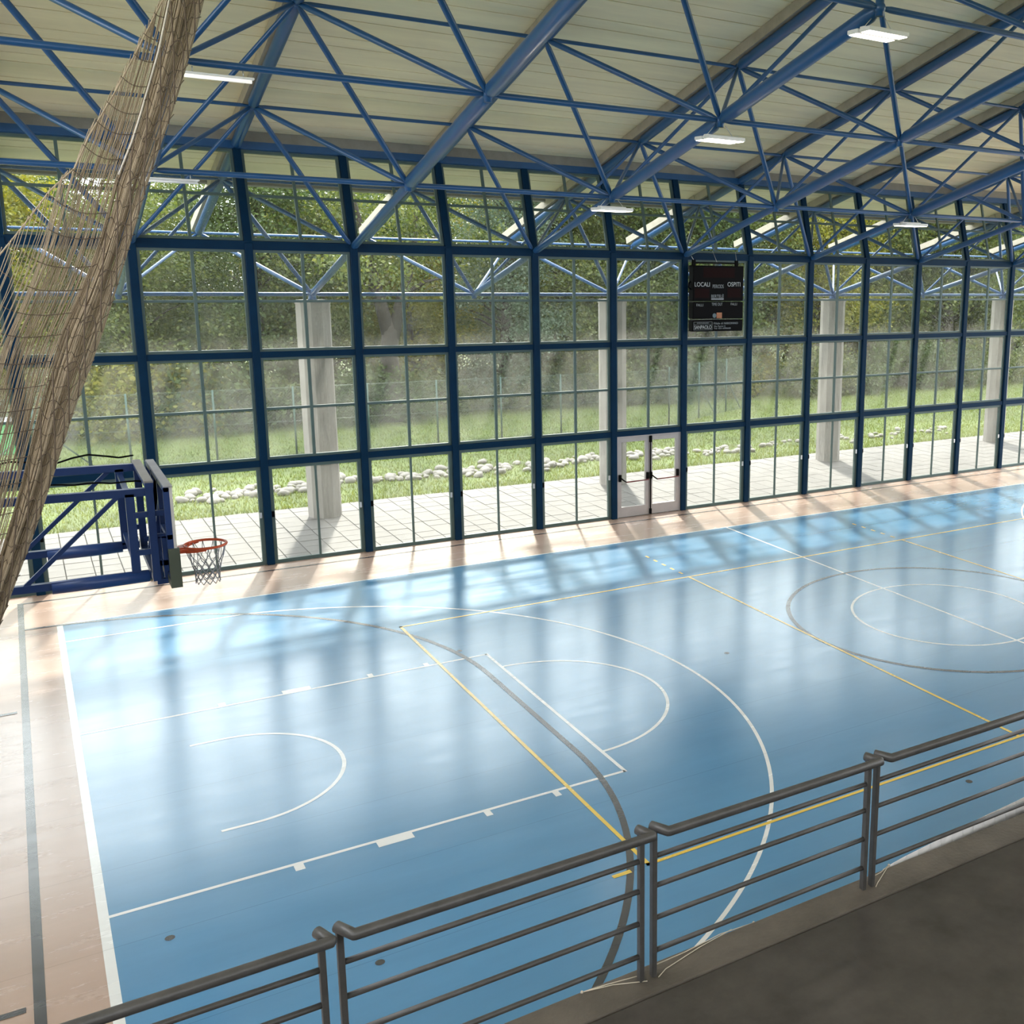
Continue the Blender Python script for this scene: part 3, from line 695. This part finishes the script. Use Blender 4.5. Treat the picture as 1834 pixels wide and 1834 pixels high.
# ------------------------------------------------------------------ outside: lawn, terrace, columns
ln = MB(); ln.box(-120, 170, YW+.1, 170, -.25, -.03); lo = ln.build('lawn', LAWN); tag(lo, 'sunlit green lawn beyond the terrace', 'lawn', kind='structure')
ln = MB(); ln.box(-120, 170, -120, YW+.05, -.5, -.14); lo = ln.build('surrounding_ground', LAWN); tag(lo, 'grassy ground around and behind the hall', 'ground', kind='structure')
te = empty('terrace', (0, YW+.06, 0)); tag(te, 'terrace of square concrete paving slabs outside the glazed wall', 'terrace', kind='structure')
mb = MB(); mb.box(XL-10, XR+14, 0, 5.0, -.2, -.030); mb.build('joint_bed', JOINT, te)
mb = MB(); mb.box(-.243, .243, -.243, .243, -.03, -.006); me_sl = bevel_mesh(mb.mesh('paving_slab'), .006, 1)
slabs = []
nx = int((XR+14-XL+10)/.5)
for i in range(nx):
    for q in range(10):
        x = XL-10+.25+i*.5; y = .27+q*.5; slabs.append((x, y, (Vector((x, YW+y, 0))-CAM).length, i, q))
vis = sorted([s for s in slabs if s[0] > -14.6], key=lambda s: s[2])
ids = set((s[3], s[4]) for s in vis[:300]); rest = MB()
for x, y, d, i, q in slabs:
    dz = R.uniform(-.004, .004); tl = R.uniform(-.006, .006)
    if (i, q) in ids:
        o = obj('paving_slab', me_sl, PAVE, te, (x, y, dz)); o.rotation_euler = (tl, R.uniform(-.006, .006), R.uniform(-.01, .01))
    else: rest.box(x-.243, x+.243, y-.243, y+.243, -.03, -.006+dz)
tag(rest.build('paving_slabs_beyond', PAVE, te), kind='stuff')

mb = MB(); nv = 10; prof = []
for j in range(nv):
    t = 2*math.pi*(j+.5)/nv; prof.append((.40*math.cos(t), .40*math.sin(t)))
mb.tube([(0, 0, 0), (0, 0, 5.28)], .40, nv, smooth=False); me_col = mb.mesh('shaft')
mb = MB(); mb.tube([(0, 0, 5.28), (0, 0, 5.36)], .42, nv, smooth=False); me_cap = mb.mesh('cap_plate')
mb = MB(); mb.tube([(0, 0, 5.36), (0, 0, 5.47)], [.12, .07], 8); mb.box(-.02, .02, -.14, .14, 5.36, 5.62); me_shoe = mb.mesh('steel_shoe')
cl = {-4: 'outermost left behind the net', 0: 'left, widest in view, behind the first two bays', 4: 'standing behind the grey exit doors', 8: 'third from the left, to the right of the scoreboard', 12: 'at the right edge of the picture'}
for k, lab in cl.items():
    v = Bn(k, -1); t = empty('concrete_column', (v.x, v.y-.02, -.01)); tag(t, 'pale board-marked concrete column '+lab, 'column', 'concrete columns on the terrace')
    t.rotation_euler = (0, 0, .3)
    obj('shaft', me_col, CONC, t); obj('cap_plate', me_cap, CONC, t); obj('steel_shoe', me_shoe, BLUE, t)

# ------------------------------------------------------------------ stones along the terrace edge
def stone_mesh(seed):
    rr = random.Random(seed); bm = bmesh.new(); bmesh.ops.create_icosphere(bm, subdivisions=2, radius=1)
    ax = [Vector((rr.uniform(-1, 1), rr.uniform(-1, 1), rr.uniform(-1, 1))).normalized() for _ in range(6)]; cut = [rr.uniform(.55, .9) for _ in ax]
    for v in bm.verts:
        for a_, c_ in zip(ax, cut):
            d = v.co.dot(a_)
            if d > c_: v.co -= a_*(d-c_)*.8
    for f in bm.faces: f.smooth = True
    me = bpy.data.meshes.new('stone'); bm.to_mesh(me); bm.free(); return me
SM = [stone_mesh(i) for i in range(7)]
placed = []
def stone(x, y, r, lab, grp):
    for (a_, b_, c_) in placed:
        if (a_-x)**2+(b_-y)**2 < (.50*(c_+r))**2: return False
    placed.append((x, y, r)); o = obj('stone', R.choice(SM), STONE); o.location = (x, y, -.03+r*.30)
    o.scale = (r*R.uniform(.9, 1.25), r*R.uniform(.8, 1.1), r*R.uniform(.5, .75)); o.rotation_euler = (R.uniform(-.3, .3), R.uniform(-.3, .3), R.uniform(0, 6.28))
    tag(o, lab, 'stone', grp); return True
n = 0
while n < 225:
    x = R.uniform(-11, 4.6); y = 17.35+.12*math.sin(x*.8)+R.gauss(0, .36)
    if stone(x, y, R.uniform(.075, .19), 'pale river stone in the dense strip on the lawn, left of the scoreboard', 'stones in the dense strip'): n += 1
n = 0
while n < 75:
    x = R.uniform(4.6, 17.0); y = 16.9+.15*math.sin(x*.9)+R.gauss(0, .40)
    if stone(x, y, R.uniform(.07, .16), 'pale stone in the sparser strip on the lawn at the right', 'stones in the sparser strip'): n += 1

# ------------------------------------------------------------------ grass blades (uncountable)
gr = random.Random(11); gv = []; gf = []
def blade(x, y, h, w):
    a_ = gr.uniform(0, 6.28); lx, ly = gr.gauss(0, .4)*h, gr.gauss(0, .4)*h; n = len(gv)
    gv.extend([(x-w*math.cos(a_), y-w*math.sin(a_), -.04), (x+w*math.cos(a_), y+w*math.sin(a_), -.04), (x+lx, y+ly, -.03+h)]); gf.append((n, n+1, n+2))
for i in range(90000):
    y = 14.88+15.5*gr.random()**1.15; xm_ = -15.5; xM = -14+(y+13.6)*1.30; x = gr.uniform(xm_, min(xM, 40))
    if (x+y*3) % 1 < .0: continue
    blade(x, y, gr.uniform(.05, .13), gr.uniform(.008, .02))
for i in range(1600):
    blade(gr.uniform(-15, 22), 14.86+abs(gr.gauss(0, .1)), gr.uniform(.08, .18), .014)
me = bpy.data.meshes.new('grass_blades'); me.from_pydata(gv, [], gf); me.update()
GRASS = leaf_mat('grass_blade', [(.065, .105, .014), (.12, .165, .024), (.18, .20, .036), (.095, .13, .02)], .35)
tag(obj('grass_blades', me, GRASS), 'short green grass blades covering the lawn', 'grass', kind='stuff')

# ------------------------------------------------------------------ chain-link fence
def fence(P, Q, n, hgt, lab, braces=()):
    P = Vector(P); Q = Vector(Q); d = (Q-P); L_ = d.length; d.normalize(); t = empty('chain_link_fence', P); tag(t, lab, 'fence')
    mb = MB(); mb.tube([(0, 0, -.1), (0, 0, hgt)], .032, 8); mep = mb.mesh('fence_post')
    for i in range(n+1): obj('fence_post', mep, FENCEG, t, tuple(d*(L_*i/n)))
    mb = MB(); s = -hgt
    while s < L_:
        for sg in (1, -1):
            a0 = max(0, s); a1 = min(L_, s+hgt)
            if a1 > a0:
                z0 = (a0-s) if sg > 0 else hgt-(a0-s); z1 = (a1-s) if sg > 0 else hgt-(a1-s)
                mb.tube([tuple(d*a0+Vector((0, 0, z0))), tuple(d*a1+Vector((0, 0, z1)))], .0026, 3, caps=False, smooth=False)
        s += .095
    tag(mb.build('chain_link_mesh', WIRE, t), kind='stuff')
    mb = MB()
    for z in (.05, hgt*.5, hgt-.03): mb.tube([(0, 0, z), tuple(d*L_+Vector((0, 0, z)))], .006, 4)
    mb.build('tension_wire', FENCEG, t)
    for i, s0 in braces:
        mb = MB(); mb.tube([tuple(d*(L_*i/n)+Vector((0, 0, 1.5))), tuple(d*(L_*i/n+s0)+Vector((0, .1, 0)))], .022, 6); mb.build('fence_brace', FENCEG, t)
fence((-18.6, 22.8, -.03), (7.25, 22.8, -.03), 11, 2.25, 'long green chain-link fence across the lawn', ((2, 1.5), (2, -1.5)))
fence((7.25, 22.8, -.03), (13.6, 26.2, -.03), 3, 2.35, 'short green chain-link fence section turning towards the trees at right', ((1, 1.5), (2, 1.5)))
# green bin beyond the fence at far left
gb = empty('garden_bin', (-14.75, 27.2, -.03)); tag(gb, 'green bin with grey lid beyond the fence, behind the net', 'bin')
mb = MB(); mb.box(-.55, .55, -.4, .4, 0, 1.0); obj('bin_body', bevel_mesh(mb.mesh('bin_body'), .05, 2), mat('green_bin_plastic', (.03, .25, .06), .5), gb)
mb = MB(); mb.box(-.58, .58, -.43, .43, 1.0, 1.12); obj('lid', bevel_mesh(mb.mesh('lid'), .04, 2), mat('grey_bin_lid', (.3, .3, .3), .5), gb)

# ------------------------------------------------------------------ trees and shrubs
def leaves(centres, per, rad, size, seed, flat_=.8):
    rr = np.random.default_rng(seed); V = []; 
    cs_ = np.repeat(np.array(centres), per, axis=0); n = len(cs_)
    p = cs_ + rr.normal(0, 1, (n, 3))*np.array([rad, rad, rad*flat_])
    d = rr.normal(0, 1, (n, 3)); d[:, 2] -= .5; d /= np.linalg.norm(d, axis=1)[:, None]
    u = rr.normal(0, 1, (n, 3)); u -= (u*d).sum(1)[:, None]*d; u /= np.linalg.norm(u, axis=1)[:, None]
    sz_ = (size*rr.uniform(.6, 1.3, n))[:, None]
    a = p; b = p+d*sz_*.5+u*sz_*.32; c = p+d*sz_; e = p+d*sz_*.5-u*sz_*.32
    v = np.stack([a, b, c, e], 1).reshape(-1, 3); f = np.arange(n*4).reshape(-1, 4)
    me = bpy.data.meshes.new('foliage'); me.vertices.add(len(v)); me.vertices.foreach_set('co', v.ravel())
    me.loops.add(n*4); me.loops.foreach_set('vertex_index', f.ravel()); me.polygons.add(n)
    me.polygons.foreach_set('loop_start', np.arange(n)*4); me.polygons.foreach_set('loop_total', np.full(n, 4)); me.update(); me.validate(); return me
def tree_variant(seed, h, cw, base, nb, per, rad, size, fork=False):
    rr = random.Random(seed); tr = MB(); cent = []
    lean = Vector((rr.uniform(-.5, .5), rr.uniform(-.3, .3), 0)); top = Vector((0, 0, h*.85))+lean
    trunk = [Vector((0, 0, -.1)), Vector((.05, 0, h*.2))+lean*.2, Vector((-.05, .05, h*.45))+lean*.5, top]
    r0 = h*.022; tr.tube(trunk, [r0*1.25, r0, r0*.7, r0*.15], 9)
    for i in range(nb):
        z = base + (h-base)*((i+rr.random())/nb); rel = (z-base)/(h-base); wd = cw*(.55+.45*math.sin(math.pi*min(1, rel*.85+.18)))
        a_ = rr.uniform(0, 6.283); rd = wd*math.sqrt(rr.uniform(.12, 1)); e = Vector((rd*math.cos(a_), rd*math.sin(a_), z)) + lean*rel
        cent.append(tuple(e))
        if i % 2 == 0:
            zb_ = max(.8, z-rr.uniform(.5, 1.6)); t_ = min(1, zb_/(h*.85)); s_ = lean*t_+Vector((0, 0, min(zb_, h*.83)))
            m_ = s_.lerp(e, .5)+Vector((0, 0, .25)); tr.tube([s_, m_, e], [r0*.32*(1-t_*.6), r0*.2*(1-t_*.6), .012], 5)
    return tr.mesh('trunk'), leaves(cent, per, rad, size, seed, .75)
LG = [leaf_mat('olive_leaves', [(.042, .062, .018), (.070, .095, .026), (.098, .122, .034), (.135, .145, .040)]),
      leaf_mat('yellow_green_leaves', [(.090, .105, .018), (.15, .16, .028), (.22, .20, .032), (.12, .135, .024)]),
      leaf_mat('grey_green_needles', [(.05, .08, .05), (.085, .12, .075), (.125, .16, .11), (.07, .10, .06)]),
      leaf_mat('dark_green_leaves', [(.028, .050, .016), (.050, .078, .022), (.068, .10, .028), (.04, .065, .018)])]
TV = [tree_variant(21, 12.0, 3.4, 1.8, 95, 361, .55, .17), tree_variant(22, 11.0, 3.0, 2.4, 85, 361, .50, .16), tree_variant(23, 13.0, 3.6, 1.2, 105, 342, .60, .18),
      tree_variant(24, 10.0, 3.2, 2.2, 80, 361, .52, .15), tree_variant(25, 12.5, 2.6, 1.0, 110, 323, .42, .13)]
SV = [(lambda s: leaves([(random.Random(s*50+i).uniform(-1.3, 1.3), random.Random(s*70+i).uniform(-.8, .8), random.Random(s*90+i).uniform(.15, 1.9)) for i in range(34)], 150, .34, .13, s))(s) for s in range(3)]
def tree(x, y, v, lm, sc, lab, grp):
    t = empty('tree', (x, y, -.05)); t.rotation_euler = (0, 0, R.uniform(0, 6.28)); sc *= (.85 if x < 3 else .92 if x < 9 else 1.02); t.scale = (sc*1.12, sc*1.12, sc*R.uniform(.92, 1.04)); tag(t, lab, 'tree', grp)
    o = obj('trunk', TV[v][0], BARK, t); f = bpy.data.objects.new('foliage', TV[v][1]); C.objects.link(f); f.parent = t
    if not TV[v][1].materials: TV[v][1].materials.append(LG[0])
    f.material_slots[0].link = 'OBJECT'; f.material_slots[0].material = LG[lm]
front = [(-19.5, 30.5, 1, 0, .95), (-14.6, 32.0, 0, 1, .9), (-10.2, 31.0, 3, 0, 1.0), (-6.2, 32.5, 2, 3, .92), (-3.4, 32.5, 3, 0, .98), (-.2, 31.6, 1, 1, .80), (3.3, 30.2, 4, 2, .98), (6.6, 32.0, 2, 0, .9), (9.9, 32.5, 0, 0, .92),
         (13.4, 31.0, 2, 3, .9), (17.6, 32.5, 1, 0, 1.0), (21.8, 31.5, 3, 1, .98), (26.4, 33.0, 0, 0, 1.0), (31.0, 31.0, 2, 0, .95), (36.0, 33.0, 1, 3, 1.05), (41.5, 32.0, 3, 1, 1.0)]
def rel(i, n): return 'leftmost of all' if i == 0 else ('rightmost of all' if i == n-1 else '%s from the left' % ordn[i])
kinds = ['olive-green leafy tree', 'yellow-green sunlit tree', 'grey-green feathery tree', 'dark green tree']
for i, (x, y, v, lm, sc) in enumerate(front): tree(x, y, v, lm, sc, '%s in the front row behind the lawn, %s' % (kinds[lm], rel(i, len(front))), 'front row of trees behind the fence')
nb_ = 15
for i in range(nb_):
    x = -24+i*5.2; tree(x+R.uniform(-1, 1), 38.5+R.uniform(-1.5, 1.5), R.randrange(5), R.choice([0, 0, 3, 3, 1]), R.uniform(.95, 1.08), 'tree deeper in the wood behind the front row, %s' % rel(i, nb_), 'trees deeper in the wood')
nr_ = 15
for i in range(nr_):
    x = -26+i*6.4; tree(x+R.uniform(-1, 1), 47+R.uniform(-2, 2), R.randrange(5), R.choice([0, 3, 3]), R.uniform(1.0, 1.2), 'tree at the very back of the wood, %s' % rel(i, nr_), 'trees at the back of the wood')
tr = MB()
tr.tube([(0, 0, -.1), (.05, 0, 1.2), (-.05, 0, 2.6), (.06, 0, 3.6), (.10, 0, 4.1)], [.46, .38, .36, .32, .12], 12)
tr.tube([(.06, 0, 3.1), (-.35, .1, 5.2), (-.75, .1, 7.0), (-1.1, .2, 9.0)], [.30, .22, .15, .05], 9)
tr.tube([(.10, 0, 3.2), (.55, -.1, 5.0), (1.05, -.1, 6.4), (1.3, 0, 8.8)], [.27, .2, .13, .05], 9)
tr.tube([(.5, -.1, 4.9), (1.4, -.2, 5.5), (2.3, -.3, 5.7)], [.12, .07, .02], 6); tr.tube([(-.3, 0, 5.0), (-1.2, -.2, 5.6), (-2.0, -.2, 6.4)], [.11, .06, .02], 6)
tr.tube([(.9, 0, 6.0), (1.6, -.2, 7.0), (2.4, -.2, 7.6)], [.08, .05, .02], 6)
t = empty('tree', (-2.0, 28.7, -.05)); tag(t, 'forked thick-trunked tree standing just beyond the fence, second bay left of centre', 'tree')
tr.build('trunk', BARK, t); rr_ = random.Random(5)
fo = leaves([(rr_.gauss(0, 1.9), rr_.gauss(0, 1.2), rr_.uniform(5.6, 10.0)) for _ in range(42)], 240, .5, .16, 77); obj('foliage', fo, LG[0], t)
ns_ = 26
for i in range(ns_):
    x = -20+i*2.4; t = empty('shrub', (x+R.uniform(-.5, .5), 29.2+R.uniform(-.8, .9)+(0 if x < 14 else -.6), -.05)); s_ = R.uniform(.9, 1.3); t.scale = (s_*1.15, s_, s_*R.uniform(.8, 1.15)); t.rotation_euler = (0, 0, R.choice([0, math.pi])+R.uniform(-.2, .2))
    tag(t, 'leafy green shrub in the undergrowth at the foot of the wood', 'shrub', 'shrubs at the foot of the wood')
    me = SV[i % 3]
    if not me.materials: me.materials.append(LG[0])
    f = bpy.data.objects.new('foliage', me); C.objects.link(f); f.parent = t; f.material_slots[0].link = 'OBJECT'; f.material_slots[0].material = LG[R.choice([0, 3, 3, 0, 1])]
    mb = MB()
    for q in range(5): mb.tube([(R.uniform(-.4, .4), R.uniform(-.2, .2), -.05), (R.uniform(-1, 1), R.uniform(-.5, .5), R.uniform(.9, 1.5))], [.03, .01], 5)
    mb.build('stem', BARK, t)
t = empty('shrub', (19.6, 13.8, -.02)); t.scale = (.55, .55, .55); tag(t, 'low dark green bush on the terrace beside the rightmost column', 'shrub')
f = bpy.data.objects.new('foliage', SV[0]); C.objects.link(f); f.parent = t; f.material_slots[0].link = 'OBJECT'; f.material_slots[0].material = LG[3]
mb = MB()
for q in range(4): mb.tube([(R.uniform(-.2, .2), R.uniform(-.2, .2), 0), (R.uniform(-.8, .8), R.uniform(-.5, .5), 1.2)], [.03, .01], 5)
mb.build('stem', BARK, t)
